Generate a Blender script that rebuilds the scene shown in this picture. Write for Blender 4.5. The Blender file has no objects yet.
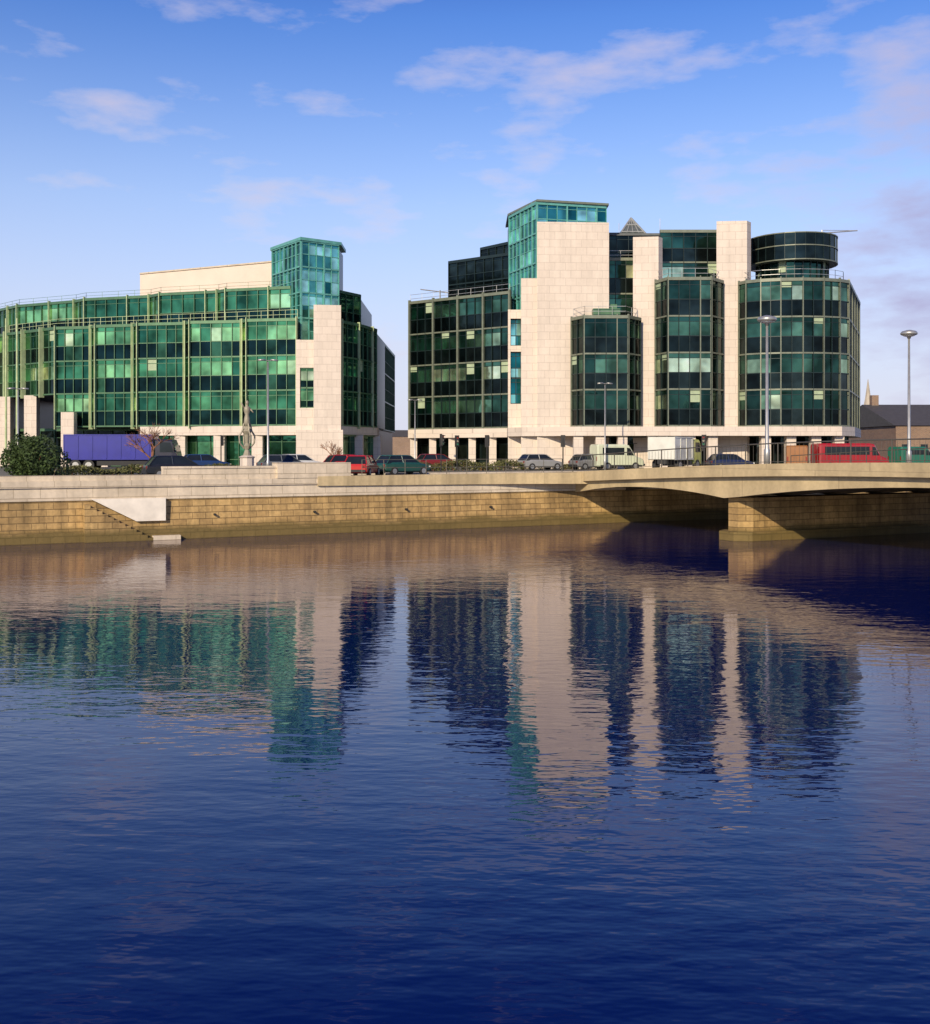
import bpy, math, random, bmesh
from mathutils import Vector, Matrix
random.seed(7)
R = random.Random(11)
scene = bpy.context.scene
coll = scene.collection

# ------------------------------------------------------------------ survey helpers (metres)
FOC = 1080.0
def P(b, d):            # plan point on bearing b at range d north of the viewpoint
    return ((b-465.0)*d/FOC, d)
ANG = math.radians(27)
q = (math.cos(ANG), math.sin(ANG)); nn = (-math.sin(ANG), math.cos(ANG))
Q0 = (-24.5, 57.0)
def Q(s, t):            # quay frame: s along the quay, t inland
    return (Q0[0]+q[0]*s+nn[0]*t, Q0[1]+q[1]*s+nn[1]*t)
GZ = 3.2

# ------------------------------------------------------------------ materials
def newmat(name):
    m = bpy.data.materials.new(name); m.use_nodes = True
    nt = m.node_tree; b = nt.nodes['Principled BSDF']
    return m, nt, b
def N(nt, t, **k):
    n = nt.nodes.new(t)
    for a, v in k.items(): setattr(n, a, v)
    return n
def L(nt, a, b): nt.links.new(a, b)
def rgba(c): return (c[0], c[1], c[2], 1.0)
def ramp(nt, fac, stops):
    r = N(nt, 'ShaderNodeValToRGB')
    el = r.color_ramp.elements
    el[0].position, el[0].color = stops[0][0], rgba(stops[0][1])
    el[1].position, el[1].color = stops[-1][0], rgba(stops[-1][1])
    for p, c in stops[1:-1]:
        e = el.new(p); e.color = rgba(c)
    if fac is not None: L(nt, fac, r.inputs[0])
    return r
def math_(nt, op, a, b=None, c=None, clamp=False):
    m = N(nt, 'ShaderNodeMath', operation=op); m.use_clamp = clamp
    for i, v in enumerate((a, b, c)):
        if v is None: continue
        if isinstance(v, (int, float)): m.inputs[i].default_value = v
        else: L(nt, v, m.inputs[i])
    return m.outputs[0]
def mixc(nt, fac, a, b, mode='MIX'):
    m = N(nt, 'ShaderNodeMix', data_type='RGBA', blend_type=mode)
    for s, v in ((m.inputs[0], fac), (m.inputs[6], a), (m.inputs[7], b)):
        if isinstance(v, (int, float)): s.default_value = v
        elif isinstance(v, tuple): s.default_value = rgba(v)
        else: L(nt, v, s)
    return m.outputs[2]

def simple(name, col, rough=0.6, metal=0.0, var=0.15, scale=2.0, bump=0.0):
    m, nt, b = newmat(name)
    tc = N(nt, 'ShaderNodeTexCoord')
    n = N(nt, 'ShaderNodeTexNoise'); n.inputs['Scale'].default_value = scale; n.inputs['Detail'].default_value = 3
    L(nt, tc.outputs['Object'], n.inputs['Vector'])
    lo = tuple(c*(1-var) for c in col); hi = tuple(min(1, c*(1+var)) for c in col)
    r = ramp(nt, n.outputs['Fac'], [(0.3, lo), (0.7, hi)])
    L(nt, r.outputs[0], b.inputs['Base Color'])
    b.inputs['Roughness'].default_value = rough; b.inputs['Metallic'].default_value = metal
    if bump:
        bp = N(nt, 'ShaderNodeBump'); bp.inputs['Distance'].default_value = bump
        L(nt, n.outputs['Fac'], bp.inputs['Height']); L(nt, bp.outputs[0], b.inputs['Normal'])
    return m

def blocks(name, c1, c2, mortar, bw, bh, ms, rough=0.8, stain=0.0, bump=0.01, algae=False, streak=0.0):
    m, nt, b = newmat(name)
    g = N(nt, 'ShaderNodeNewGeometry')
    sp = N(nt, 'ShaderNodeSeparateXYZ'); L(nt, g.outputs['Position'], sp.inputs[0])
    u = math_(nt, 'ADD', sp.outputs[0], sp.outputs[1])
    cb = N(nt, 'ShaderNodeCombineXYZ'); L(nt, u, cb.inputs[0]); L(nt, sp.outputs[2], cb.inputs[1])
    br = N(nt, 'ShaderNodeTexBrick'); L(nt, cb.outputs[0], br.inputs['Vector'])
    br.inputs['Color1'].default_value = rgba(c1); br.inputs['Color2'].default_value = rgba(c2); br.inputs['Mortar'].default_value = rgba(mortar)
    br.inputs['Scale'].default_value = 1; br.inputs['Brick Width'].default_value = bw; br.inputs['Row Height'].default_value = bh
    br.inputs['Mortar Size'].default_value = ms; br.inputs['Bias'].default_value = -0.1
    n = N(nt, 'ShaderNodeTexNoise'); n.inputs['Scale'].default_value = 0.35; n.inputs['Detail'].default_value = 5
    L(nt, g.outputs['Position'], n.inputs['Vector'])
    n2 = N(nt, 'ShaderNodeTexNoise'); n2.inputs['Scale'].default_value = 5; n2.inputs['Detail'].default_value = 3
    L(nt, g.outputs['Position'], n2.inputs['Vector'])
    r = ramp(nt, n.outputs['Fac'], [(0.3, (1-stain,)*3), (0.65, (1, 1, 1))])
    r2 = ramp(nt, n2.outputs['Fac'], [(0.3, (1-stain*0.6,)*3), (0.7, (1, 1, 1))])
    c = mixc(nt, 1.0, br.outputs['Color'], r.outputs[0], 'MULTIPLY')
    c = mixc(nt, 1.0, c, r2.outputs[0], 'MULTIPLY')
    if streak:
        cs_ = N(nt, 'ShaderNodeCombineXYZ'); L(nt, math_(nt, 'MULTIPLY', u, 1.6), cs_.inputs[0]); L(nt, math_(nt, 'MULTIPLY', sp.outputs[2], 0.12), cs_.inputs[1])
        n3 = N(nt, 'ShaderNodeTexNoise'); n3.inputs['Scale'].default_value = 1.0; n3.inputs['Detail'].default_value = 3; L(nt, cs_.outputs[0], n3.inputs['Vector'])
        r3 = ramp(nt, n3.outputs['Fac'], [(0.35, (1-streak,)*3), (0.6, (1, 1, 1))]); c = mixc(nt, 1.0, c, r3.outputs[0], 'MULTIPLY')
    if algae:
        zz = math_(nt, 'ADD', sp.outputs[2], math_(nt, 'MULTIPLY', n.outputs['Fac'], -1.0))
        ra = ramp(nt, zz, [(0.0, (0.85, 0.85, 0.85)), (0.35, (0, 0, 0))])
        c = mixc(nt, ra.outputs[0], c, (0.11, 0.08, 0.02))
    L(nt, c, b.inputs['Base Color'])
    b.inputs['Roughness'].default_value = rough
    bp = N(nt, 'ShaderNodeBump'); bp.inputs['Distance'].default_value = bump; bp.inputs['Strength'].default_value = 0.8
    h = math_(nt, 'ADD', math_(nt, 'MULTIPLY', br.outputs['Fac'], -1.0), math_(nt, 'MULTIPLY', n2.outputs['Fac'], 0.8))
    L(nt, h, bp.inputs['Height']); L(nt, bp.outputs[0], b.inputs['Normal'])
    return m

def glassmat(name, stops, rough=0.06, metal=0.9):
    m, nt, b = newmat(name)
    at = N(nt, 'ShaderNodeAttribute'); at.attribute_name = 'rnd'
    r = ramp(nt, at.outputs['Fac'], stops)
    g = N(nt, 'ShaderNodeNewGeometry')
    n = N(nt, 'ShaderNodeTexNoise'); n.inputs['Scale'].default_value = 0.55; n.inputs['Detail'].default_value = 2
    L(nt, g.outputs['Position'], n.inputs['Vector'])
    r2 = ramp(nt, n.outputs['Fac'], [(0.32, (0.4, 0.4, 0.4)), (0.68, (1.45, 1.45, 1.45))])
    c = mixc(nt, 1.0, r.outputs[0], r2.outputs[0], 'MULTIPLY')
    L(nt, c, b.inputs['Base Color'])
    b.inputs['Metallic'].default_value = metal; b.inputs['Roughness'].default_value = rough
    bp = N(nt, 'ShaderNodeBump'); bp.inputs['Distance'].default_value = 0.03
    L(nt, n.outputs['Fac'], bp.inputs['Height']); L(nt, bp.outputs[0], b.inputs['Normal'])
    return m

M = {}
M['stone'] = blocks('granite_cladding', (0.72, 0.625, 0.53), (0.67, 0.58, 0.49), (0.53, 0.45, 0.38), 1.1, 0.75, 0.02, stain=0.09, bump=0.004, streak=0.08)
M['quay'] = blocks('quay_stone', (0.68, 0.45, 0.18), (0.50, 0.32, 0.125), (0.28, 0.18, 0.07), 1.0, 0.36, 0.02, stain=0.42, bump=0.035, algae=True, streak=0.35)
M['coping'] = blocks('quay_coping', (0.74, 0.63, 0.48), (0.66, 0.56, 0.42), (0.42, 0.34, 0.23), 1.8, 0.6, 0.015, stain=0.22, bump=0.01, streak=0.15)
M['paint'] = simple('weathered_white_paint', (0.78, 0.72, 0.62), 0.7, 0, 0.12, 1.5, 0.005)
M['concrete'] = blocks('bridge_concrete', (0.62, 0.49, 0.28), (0.58, 0.455, 0.26), (0.44, 0.34, 0.20), 3.0, 4.0, 0.012, stain=0.22, bump=0.006, streak=0.25)
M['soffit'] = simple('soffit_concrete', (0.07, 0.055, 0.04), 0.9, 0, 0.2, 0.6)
M['asphalt'] = simple('asphalt', (0.055, 0.055, 0.058), 0.9, 0, 0.2, 3)
M['paving'] = simple('paving', (0.32, 0.27, 0.21), 0.9, 0, 0.15, 1.2)
M['line'] = simple('road_paint', (0.75, 0.75, 0.72), 0.7)
M['ground'] = simple('ground', (0.16, 0.15, 0.11), 0.95, 0, 0.3, 0.05)
M['beige'] = simple('rendered_plant_room', (0.68, 0.57, 0.47), 0.8, 0, 0.06, 0.4)
M['dark'] = simple('dark_cladding', (0.020, 0.028, 0.032), 0.35, 0.3, 0.3, 0.4)
M['roof'] = simple('roof_membrane', (0.12, 0.13, 0.13), 0.9)
M['frameR'] = simple('dark_green_frame', (0.015, 0.03, 0.03), 0.4, 0.3)
M['frameRl'] = simple('grey_green_frame', (0.17, 0.19, 0.14), 0.45, 0.2)
M['frameL'] = simple('green_frame', (0.08, 0.17, 0.09), 0.4, 0.3)
M['cream'] = simple('cream_steel', (0.42, 0.50, 0.27), 0.5, 0.0)
M['teal'] = simple('teal_frame', (0.12, 0.36, 0.31), 0.4, 0.2)
M['spR'] = glassmat('dark_spandrel_glass', [(0, (0.008, 0.016, 0.017)), (1, (0.026, 0.042, 0.040))], 0.12, 0.85)
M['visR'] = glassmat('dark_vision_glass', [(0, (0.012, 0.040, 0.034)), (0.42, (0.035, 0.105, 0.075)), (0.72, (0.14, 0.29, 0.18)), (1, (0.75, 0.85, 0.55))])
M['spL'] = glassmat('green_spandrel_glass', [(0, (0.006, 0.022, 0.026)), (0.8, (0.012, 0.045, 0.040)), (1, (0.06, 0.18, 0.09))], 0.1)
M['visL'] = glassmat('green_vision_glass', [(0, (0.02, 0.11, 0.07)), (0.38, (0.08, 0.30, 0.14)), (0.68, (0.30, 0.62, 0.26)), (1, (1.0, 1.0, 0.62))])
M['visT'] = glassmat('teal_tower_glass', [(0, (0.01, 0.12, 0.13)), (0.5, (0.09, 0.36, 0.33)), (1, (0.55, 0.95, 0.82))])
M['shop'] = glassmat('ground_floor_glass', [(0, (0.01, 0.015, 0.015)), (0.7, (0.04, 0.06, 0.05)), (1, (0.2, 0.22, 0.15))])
M['blind'] = simple('window_blind', (0.34, 0.42, 0.27), 0.6, 0, 0.1)
M['steel'] = simple('galvanised_steel', (0.42, 0.42, 0.40), 0.4, 0.6)
M['lattice'] = simple('grey_lattice', (0.35, 0.36, 0.34), 0.5, 0.3)
M['lglass'] = simple('lantern_glazing', (0.16, 0.18, 0.17), 0.2, 0.4)
M['rail'] = simple('railing_paint', (0.10, 0.09, 0.07), 0.5, 0.3)
M['black'] = simple('black_rubber', (0.02, 0.02, 0.02), 0.7)
M['bronze'] = simple('weathered_bronze', (0.30, 0.27, 0.20), 0.6, 0.2)
M['brick'] = blocks('brick', (0.30, 0.17, 0.10), (0.22, 0.12, 0.08), (0.3, 0.27, 0.22), 0.4, 0.15, 0.02, stain=0.2)
M['slate'] = simple('slate', (0.07, 0.065, 0.06), 0.7)
M['spire'] = simple('spire_stone', (0.40, 0.35, 0.28), 0.8, 0, 0.2, 0.3)
M['leaf'] = simple('shrub_leaf', (0.045, 0.075, 0.018), 0.6, 0, 0.6, 3)
M['hedge'] = simple('hedge_leaf', (0.12, 0.12, 0.035), 0.6, 0, 0.5, 2)
M['bark'] = simple('bark', (0.24, 0.11, 0.055), 0.9, 0, 0.3, 3)
M['lens_r'] = simple('red_lens', (0.22, 0.02, 0.01), 0.3)
M['lens_g'] = simple('green_lens', (0.02, 0.15, 0.08), 0.3)
M['lens_w'] = simple('clear_lens', (0.75, 0.75, 0.7), 0.2)
M['carglass'] = simple('car_glass', (0.03, 0.04, 0.045), 0.08, 0.5)
def carpaint(name, c):
    m, nt, b = newmat(name)
    tc = N(nt, 'ShaderNodeTexCoord')
    n = N(nt, 'ShaderNodeTexNoise'); n.inputs['Scale'].default_value = 1.5
    L(nt, tc.outputs['Object'], n.inputs['Vector'])
    r = ramp(nt, n.outputs['Fac'], [(0.3, tuple(x*0.85 for x in c)), (0.7, c)])
    L(nt, r.outputs[0], b.inputs['Base Color']); b.inputs['Roughness'].default_value = 0.35
    b.inputs['Coat Weight'].default_value = 0.6
    return m

# ------------------------------------------------------------------ mesh parts
class Part:
    def __init__(s): s.v = []; s.f = []; s.r = []
    def face(s, pts, rnd=0.5):
        i = len(s.v); s.v += [tuple(p) for p in pts]; s.f.append(tuple(range(i, i+len(pts)))); s.r.append(rnd)
    def prism(s, pts, z0, z1, rnd=0.5):
        n = len(pts); i = len(s.v)
        z0s = z0 if isinstance(z0, (list, tuple)) else [z0]*n
        z1s = z1 if isinstance(z1, (list, tuple)) else [z1]*n
        s.v += [(p[0], p[1], z) for p, z in zip(pts, z0s)] + [(p[0], p[1], z) for p, z in zip(pts, z1s)]
        s.f.append(tuple(i+k for k in reversed(range(n)))); s.f.append(tuple(i+n+k for k in range(n)))
        for k in range(n):
            j = (k+1) % n; s.f.append((i+k, i+j, i+n+j, i+n+k))
        s.r += [rnd]*(n+2)
    def obox(s, c, u, lu, lv, z0, z1, rnd=0.5):     # centre, unit dir, lengths
        w = (-u[1], u[0]); a, b = lu/2, lv/2
        pts = [(c[0]+u[0]*x+w[0]*y, c[1]+u[1]*x+w[1]*y) for x, y in ((-a, -b), (a, -b), (a, b), (-a, b))]
        s.prism(pts, z0, z1, rnd)
    def strip(s, a, b, th, z0, z1, out=0.0, rnd=0.5):   # box along a->b, between 'out' outwards and th inwards
        d = (b[0]-a[0], b[1]-a[1]); l = math.hypot(*d); u = (d[0]/l, d[1]/l); n = (u[1], -u[0])
        pts = [(a[0]+n[0]*out, a[1]+n[1]*out), (b[0]+n[0]*out, b[1]+n[1]*out), (b[0]-n[0]*th, b[1]-n[1]*th), (a[0]-n[0]*th, a[1]-n[1]*th)]
        s.prism(pts, z0, z1, rnd)
    def cyl(s, p0, p1, r0, r1=None, n=8, cap=True):
        r1 = r0 if r1 is None else r1
        p0, p1 = Vector(p0), Vector(p1); d = (p1-p0).normalized()
        a = d.orthogonal().normalized(); b = d.cross(a); i = len(s.v)
        for p, r in ((p0, r0), (p1, r1)):
            for k in range(n):
                t = 2*math.pi*k/n; s.v.append(tuple(p+a*math.cos(t)*r+b*math.sin(t)*r))
        for k in range(n):
            j = (k+1) % n; s.f.append((i+k, i+j, i+n+j, i+n+k)); s.r.append(0.5)
        if cap:
            s.f.append(tuple(i+k for k in reversed(range(n)))); s.f.append(tuple(i+n+k for k in range(n))); s.r += [0.5]*2
    def lathe(s, c, prof, n=16):
        i = len(s.v)
        for r, z in prof:
            for k in range(n):
                t = 2*math.pi*k/n; s.v.append((c[0]+r*math.cos(t), c[1]+r*math.sin(t), c[2]+z))
        for m in range(len(prof)-1):
            for k in range(n):
                j = (k+1) % n; o = i+m*n; s.f.append((o+k, o+j, o+n+j, o+n+k)); s.r.append(0.5)
        s.f.append(tuple(i+k for k in reversed(range(n)))); o = i+(len(prof)-1)*n
        s.f.append(tuple(o+k for k in range(n))); s.r += [0.5]*2
    def loft(s, loops):
        n = len(loops[0]); i = len(s.v)
        for lp in loops: s.v += [tuple(p) for p in lp]
        for m in range(len(loops)-1):
            for k in range(n):
                j = (k+1) % n; o = i+m*n; s.f.append((o+k, o+j, o+n+j, o+n+k)); s.r.append(0.5)
        s.f.append(tuple(i+k for k in reversed(range(n)))); o = i+(len(loops)-1)*n
        s.f.append(tuple(o+k for k in range(n))); s.r += [0.5]*2
    def box(s, x0, x1, y0, y1, z0, z1): s.prism([(x0, y0), (x1, y0), (x1, y1), (x0, y1)], z0, z1)

class Thing:
    def __init__(s, name): s.name = name; s.parts = {}
    def p(s, pname, mat):
        if pname not in s.parts: s.parts[pname] = (Part(), mat)
        return s.parts[pname][0]
    def build(s, origin=(0, 0, 0), rot=0.0, local=False, smooth=(), single=False):
        if single or len(s.parts) == 1: parent = None
        else:
            parent = bpy.data.objects.new(s.name, None); coll.objects.link(parent)
            parent.location = origin; parent.rotation_euler = (0, 0, rot); parent.empty_display_size = 1
        for pn, (pt, mat) in s.parts.items():
            me = bpy.data.meshes.new(pn)
            vs = pt.v if local else [(x-origin[0], y-origin[1], z-origin[2]) for x, y, z in pt.v]
            me.from_pydata(vs, [], pt.f)
            at = me.attributes.new('rnd', 'FLOAT', 'FACE'); at.data.foreach_set('value', pt.r)
            me.materials.append(M[mat] if isinstance(mat, str) else mat)
            if 'glass' not in pn and 'leaves' not in pn:
                bm = bmesh.new(); bm.from_mesh(me); bmesh.ops.recalc_face_normals(bm, faces=bm.faces); bm.to_mesh(me); bm.free()
            if pn in smooth:
                for f in me.polygons: f.use_smooth = True
            ob = bpy.data.objects.new(pn if parent else s.name, me); coll.objects.link(ob)
            if parent: ob.parent = parent
            else: ob.location = origin; ob.rotation_euler = (0, 0, rot)

# ------------------------------------------------------------------ curtain wall
def facade(T, a, b, z0, fh, nf, cw, sp='spR', vis='visR', fr='frameR', major=None, mj=0, mjw=0.18, mjo=0.25, spf=0.38, bandmat=None, blind=0.12, seed=None, mull=0.06):
    d = (b[0]-a[0], b[1]-a[1]); l = math.hypot(*d); u = (d[0]/l, d[1]/l); n = (u[1], -u[0])
    nc = max(1, round(l/cw)); w = l/nc
    G = T.p('glass_'+sp, sp); V = T.p('glass_'+vis, vis); F = T.p('frames_'+fr, fr); B = T.p('blinds', 'blind')
    BD = T.p('bands_'+(bandmat or fr), bandmat or fr)
    def pt(x, o, z): return (a[0]+u[0]*x+n[0]*o, a[1]+u[1]*x+n[1]*o, z)
    def pane(Pp, x0, x1, za, zb, o, rnd, tilt=0.014):
        t = [R.uniform(-tilt, tilt) for _ in range(2)]
        Pp.face([pt(x0, o+t[0], za), pt(x1, o-t[0], za), pt(x1, o-t[0]+t[1], zb), pt(x0, o+t[0]+t[1], zb)], rnd)
    for i in range(nf):
        zb = z0+i*fh; zs = zb+fh*spf; zt = zb+fh
        fl = R.uniform(-0.12, 0.12); run = 0; rr = 0.4
        for j in range(nc):
            x0, x1 = j*w, (j+1)*w
            pane(G, x0, x1, zb, zs, 0.0, R.random()**1.6, 0.006)
            if run <= 0: base = R.betavariate(1.2, 1.8); run = R.choice((1, 1, 2, 3, 4))
            run -= 1
            rr = min(1, max(0, base+fl+R.uniform(-.12, .12)))
            if R.random() < blind:
                zc = zs+(zt-zs)*R.choice([0.35, 0.5, 0.65])
                pane(V, x0, x1, zs, zc, 0.0, rr); pane(B, x0, x1, zc, zt, 0.0, 0.5, 0.002)
            else:
                zc = zs+(zt-zs)*0.72
                pane(V, x0, x1, zs, zc, 0.0, rr); pane(V, x0, x1, zc, zt, 0.0, rr*0.55)
        BD.strip(a, b, 0.05, zb-0.07, zb+0.08, 0.13)
        F.strip(a, b, 0.05, zs-0.04, zs+0.04, 0.07)
        F.strip(a, b, 0.05, zs+(zt-zs)*0.72, zs+(zt-zs)*0.72+0.05, 0.05)
    BD.strip(a, b, 0.3, z0+nf*fh-0.08, z0+nf*fh+0.22, 0.16)
    for j in range(nc+1):
        x = j*w; c = pt(x, 0.03, 0)
        F.obox(c, u, mull, 0.2, z0, z0+nf*fh)
        if mj and j % mj == 0:
            c = pt(x, mjo/2, 0)
            T.p('fins_'+major, major).obox(c, u, mjw, mjo+0.1, z0-0.3, z0+nf*fh+0.35)

def multi(T, pts, *a, **k):
    for i in range(len(pts)-1): facade(T, pts[i], pts[i+1], *a, **k)
def railing(Pp, pts, z, h=1.0, step=1.5, r=0.025):
    for i in range(len(pts)-1):
        a, b = pts[i], pts[i+1]; l = math.hypot(b[0]-a[0], b[1]-a[1]); n = max(1, int(l/step))
        for j in range(n+1):
            x = a[0]+(b[0]-a[0])*j/n; y = a[1]+(b[1]-a[1])*j/n
            Pp.cyl((x, y, z), (x, y, z+h), r, n=4)
        for hh in (h, h*0.5): Pp.cyl((a[0], a[1], z+hh), (b[0], b[1], z+hh), r, n=4)
def back(pts, d=18): return list(pts)+[(pts[-1][0], pts[-1][1]+d), (pts[0][0], pts[0][1]+d)]
def inset(pts, k=0.12): return [(x, y+k) for x, y in pts]

# ------------------------------------------------------------------ LEFT building
T = Thing('green_glass_office_building')
kw = dict(sp='spL', vis='visL', fr='frameL', bandmat='frameL', blind=0.06, spf=0.46)
A0, A1 = P(56, 116), P(297, 108)
AL = [A0, P(92, 115.2), P(96, 114.2), P(134, 113.3), P(138, 112.5), P(186, 111.6), P(190, 110.7), P(243, 109.9), P(247, 109.0), P(297, 108.1)]
multi(T, AL, 7.5, 3.5, 3, 1.15, major='cream', mj=5, mjw=0.07, mjo=0.3, **kw)
B0 = P(8, 122)
facade(T, B0, A0, 11.0, 3.5, 2, 1.15, major='cream', mj=3, mjw=0.12, mjo=0.5, **kw)
C0 = P(-70, 140)
facade(T, C0, B0, 7.5, 3.5, 3, 1.25, major='cream', mj=2, mjw=0.16, mjo=0.5, **kw)
U = [P(-70, 146), P(18, 126), P(75, 122), P(85, 120.5), P(150, 118), P(160, 116.5), P(218, 114.5), P(226, 113.5), P(291, 111.5)]
multi(T, U, 18.0, 3.7, 1, 1.3, major='cream', mj=4, mjw=0.08, mjo=0.25, **kw)
core = T.p('core_walls', 'dark')
core.prism(inset(back(AL, 20), 0.15), 7.5, 17.95)
core.prism(inset(back([B0, A0], 20)), 11.0, 17.95)
core.prism(inset(back([C0, B0], 20)), 7.5, 17.95)
core.prism(inset(back(U, 14)), 17.9, 21.6)
T.p('roof_deck', 'roof').prism(inset(back([C0, B0]+AL, 19), 0.4), 17.96, 18.02)
T.p('roof_deck', 'roof').prism(inset(back(U, 13), 0.3), 21.61, 21.75)
pp = [P(140, 128), P(286, 119)]
T.p('plant_room', 'beige').prism(back(pp, 8), 21.7, 25.8)
T.p('plant_room_coping', 'coping').prism([(x, y-0.12) for x, y in back(pp, 8.3)], 25.81, 25.98)
T.p('plant_room', 'beige').prism(back([P(285.5, 115.5), P(306, 115)], 8), 18, 24.3)
lv = T.p('plant_louvres', 'dark')
for b_ in (170, 250):
    c = P(b_, 128-9*(b_-140)/146-0.02); lv.obox(c, ((pp[1][0]-pp[0][0])/18.7, (pp[1][1]-pp[0][1])/18.7) if False else (0.905, -0.425), 1.6, 0.12, 22.6, 24.2)
railing(T.p('terrace_railing', 'cream'), [(x, y+0.4) for x, y in (B0, A0, A1)], 18.2, 0.9, 1.3, 0.025)
railing(T.p('roof_railing', 'frameL'), [(x, y+0.4) for x, y in U], 21.9, 0.7, 2.0, 0.02)
# glazed stair tower
tp = [P(273, 115), P(301, 109.5), P(338.5, 112)]
multi(T, tp, 8.0, 2.6, 7, 0.95, sp='visT', vis='visT', fr='teal', bandmat='teal', blind=0.0, spf=0.5, major='teal', mj=3, mjw=0.16, mjo=0.1)
T.p('tower_core', 'dark').prism(inset(back(tp, 4), 0.15), 8.0, 25.9)
T.p('tower_cap', 'teal').prism([(tp[0][0]-0.3, tp[0][1]), (tp[1][0], tp[1][1]-0.35), (tp[2][0]+0.3, tp[2][1]), (tp[2][0]+0.3, tp[2][1]+4.3), (tp[0][0]-0.3, tp[0][1]+4.3)], 26.25, 26.55)
# stone pylon beside the tower
st = T.p('stone_walls', 'stone')
st.prism([P(296, 107.6), P(314, 107.6), P(314, 110), P(296, 110)], GZ, 9.2)
st.prism([P(296, 107.6), P(300, 107.6), P(300, 110), P(296, 110)], 9.2, 16.0)
st.prism([P(300, 107.62), P(314, 107.62), P(314, 110), P(300, 110)], 13.2, 15.98)
facade(T, P(300, 107.9), P(314, 107.9), 9.2, 2.0, 2, 0.7, sp='spL', vis='visL', fr='frameL')
st.prism([P(313.6, 107), P(341, 107.4), P(341, 112), P(313.6, 112)], GZ, 19.4)
st.prism([P(296, 106.9), P(343, 107.2), P(343, 112), P(296, 112)], GZ, 7.0)
# right hand stepped wing
E = [P(341, 110), P(358, 113), P(376, 118)]
multi(T, E, 7.5, 3.5, 3, 1.2, major='cream', mj=3, mjw=0.1, mjo=0.2, **kw)
multi(T, [P(338, 113.5), P(360, 117)], 18.0, 3.6, 1, 1.2, **kw)
core.prism([P(342, 110.3), P(358, 113.2), P(375.6, 118.3), (P(375.6, 118.3)[0], 132), (P(341, 110)[0], 132)], 7.5, 17.94)
core.prism([P(339, 113.8), P(359.8, 117.2), (P(359.8, 117)[0], 132), (P(339, 113)[0], 132)], 17.9, 21.5)
S0, S1 = P(374, 121), P(394, 151)
facade(T, S0, S1, 7.5, 3.5, 3, 1.5, **{**kw, 'sp': 'spR', 'vis': 'visR'})
core.prism([(S0[0]-0.2, S0[1]), (S1[0]-0.2, S1[1]), (S1[0]-12, S1[1]), (S0[0]-12, S0[1])], 3.2, 17.9)
# ground floor
st.prism(back([P(140, 112.2), P(297, 107.7)], 3), 6.5, 7.42)
st.prism(back([P(341.5, 109.4), P(377, 117.6)], 3), 6.6, 7.42)
facade(T, P(142, 114.0), P(297, 109.0), GZ, 3.3, 1, 1.6, sp='visL', vis='visL', fr='frameL', blind=0.0, spf=0.25)
facade(T, P(342, 110.4), P(376, 118.6), GZ, 3.3, 1, 1.6, sp='shop', vis='visL', fr='frameL', blind=0.0, spf=0.25)
facade(T, P(0, 124), P(142, 118.0), GZ, 4.0, 1, 2.0, sp='shop', vis='shop', fr='frameL', blind=0.0, spf=0.25)
for b_, d_ in ((142, 112.4), (181, 111.2), (220, 110.1), (258, 109.0), (376, 117.9), (358, 113.3), (104, 114.6), (69, 114), (32, 118.5), (6, 121.5)):
    c = P(b_, d_+0.5)
    st.obox(c, (1, 0), 1.1 if b_ > 80 else 1.35, 1.0, GZ, 6.55 if b_ > 80 else (9.0 if b_ > 60 else 11.0))
T.p('soffit', 'dark').prism(inset(back([P(56, 116.2), P(297, 108.4)], 8), 0.3), 7.35, 7.5)
for b_ in (6, 17):
    c = P(b_, 119); T.p('masts', 'cream').cyl((c[0], c[1], GZ), (c[0], c[1], 19.5), 0.14, 0.10, 8)
T.build((P(200, 115)[0], 115, GZ))

# ------------------------------------------------------------------ RIGHT building
T = Thing('stone_and_glass_office_building')
kr = dict(sp='spR', vis='visR', fr='frameR', bandmat='frameRl', blind=0.07, spf=0.46)
W0, W1 = P(410, 118), P(510, 110)
facade(T, W0, W1, 7.3, 3.42, 4, 1.15, major='frameRl', mj=3, mjw=0.2, mjo=0.16, **kr)
core = T.p('core_walls', 'dark')
core.prism(inset(back([W0, W1], 22), 0.15), 7.3, 20.9)
T.p('roof_deck', 'roof').prism(inset(back([W0, W1], 21), 0.4), 20.91, 21.0)
railing(T.p('roof_railing', 'steel'), [(x, y+0.5) for x, y in (W0, W1)], 21.1, 0.9, 1.6)
facade(T, P(449, 121.5), P(512, 116), 21.0, 2.5, 2, 1.3, sp='spR', vis='spR', fr='frameR', blind=0.0)
core.prism(inset(back([P(449, 121.5), P(512, 116)], 12), 0.15), 20.9, 25.9)
facade(T, P(481, 123), P(512, 119), 25.0, 2.8, 1, 1.3, sp='spR', vis='spR', fr='frameR', blind=0.0)
core.prism(inset(back([P(481, 123), P(512, 119)], 10), 0.15), 24.9, 27.7)
facade(T, (W0[0], W0[1]+21), W0, 7.3, 3.42, 4, 1.6, **kr)
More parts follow.
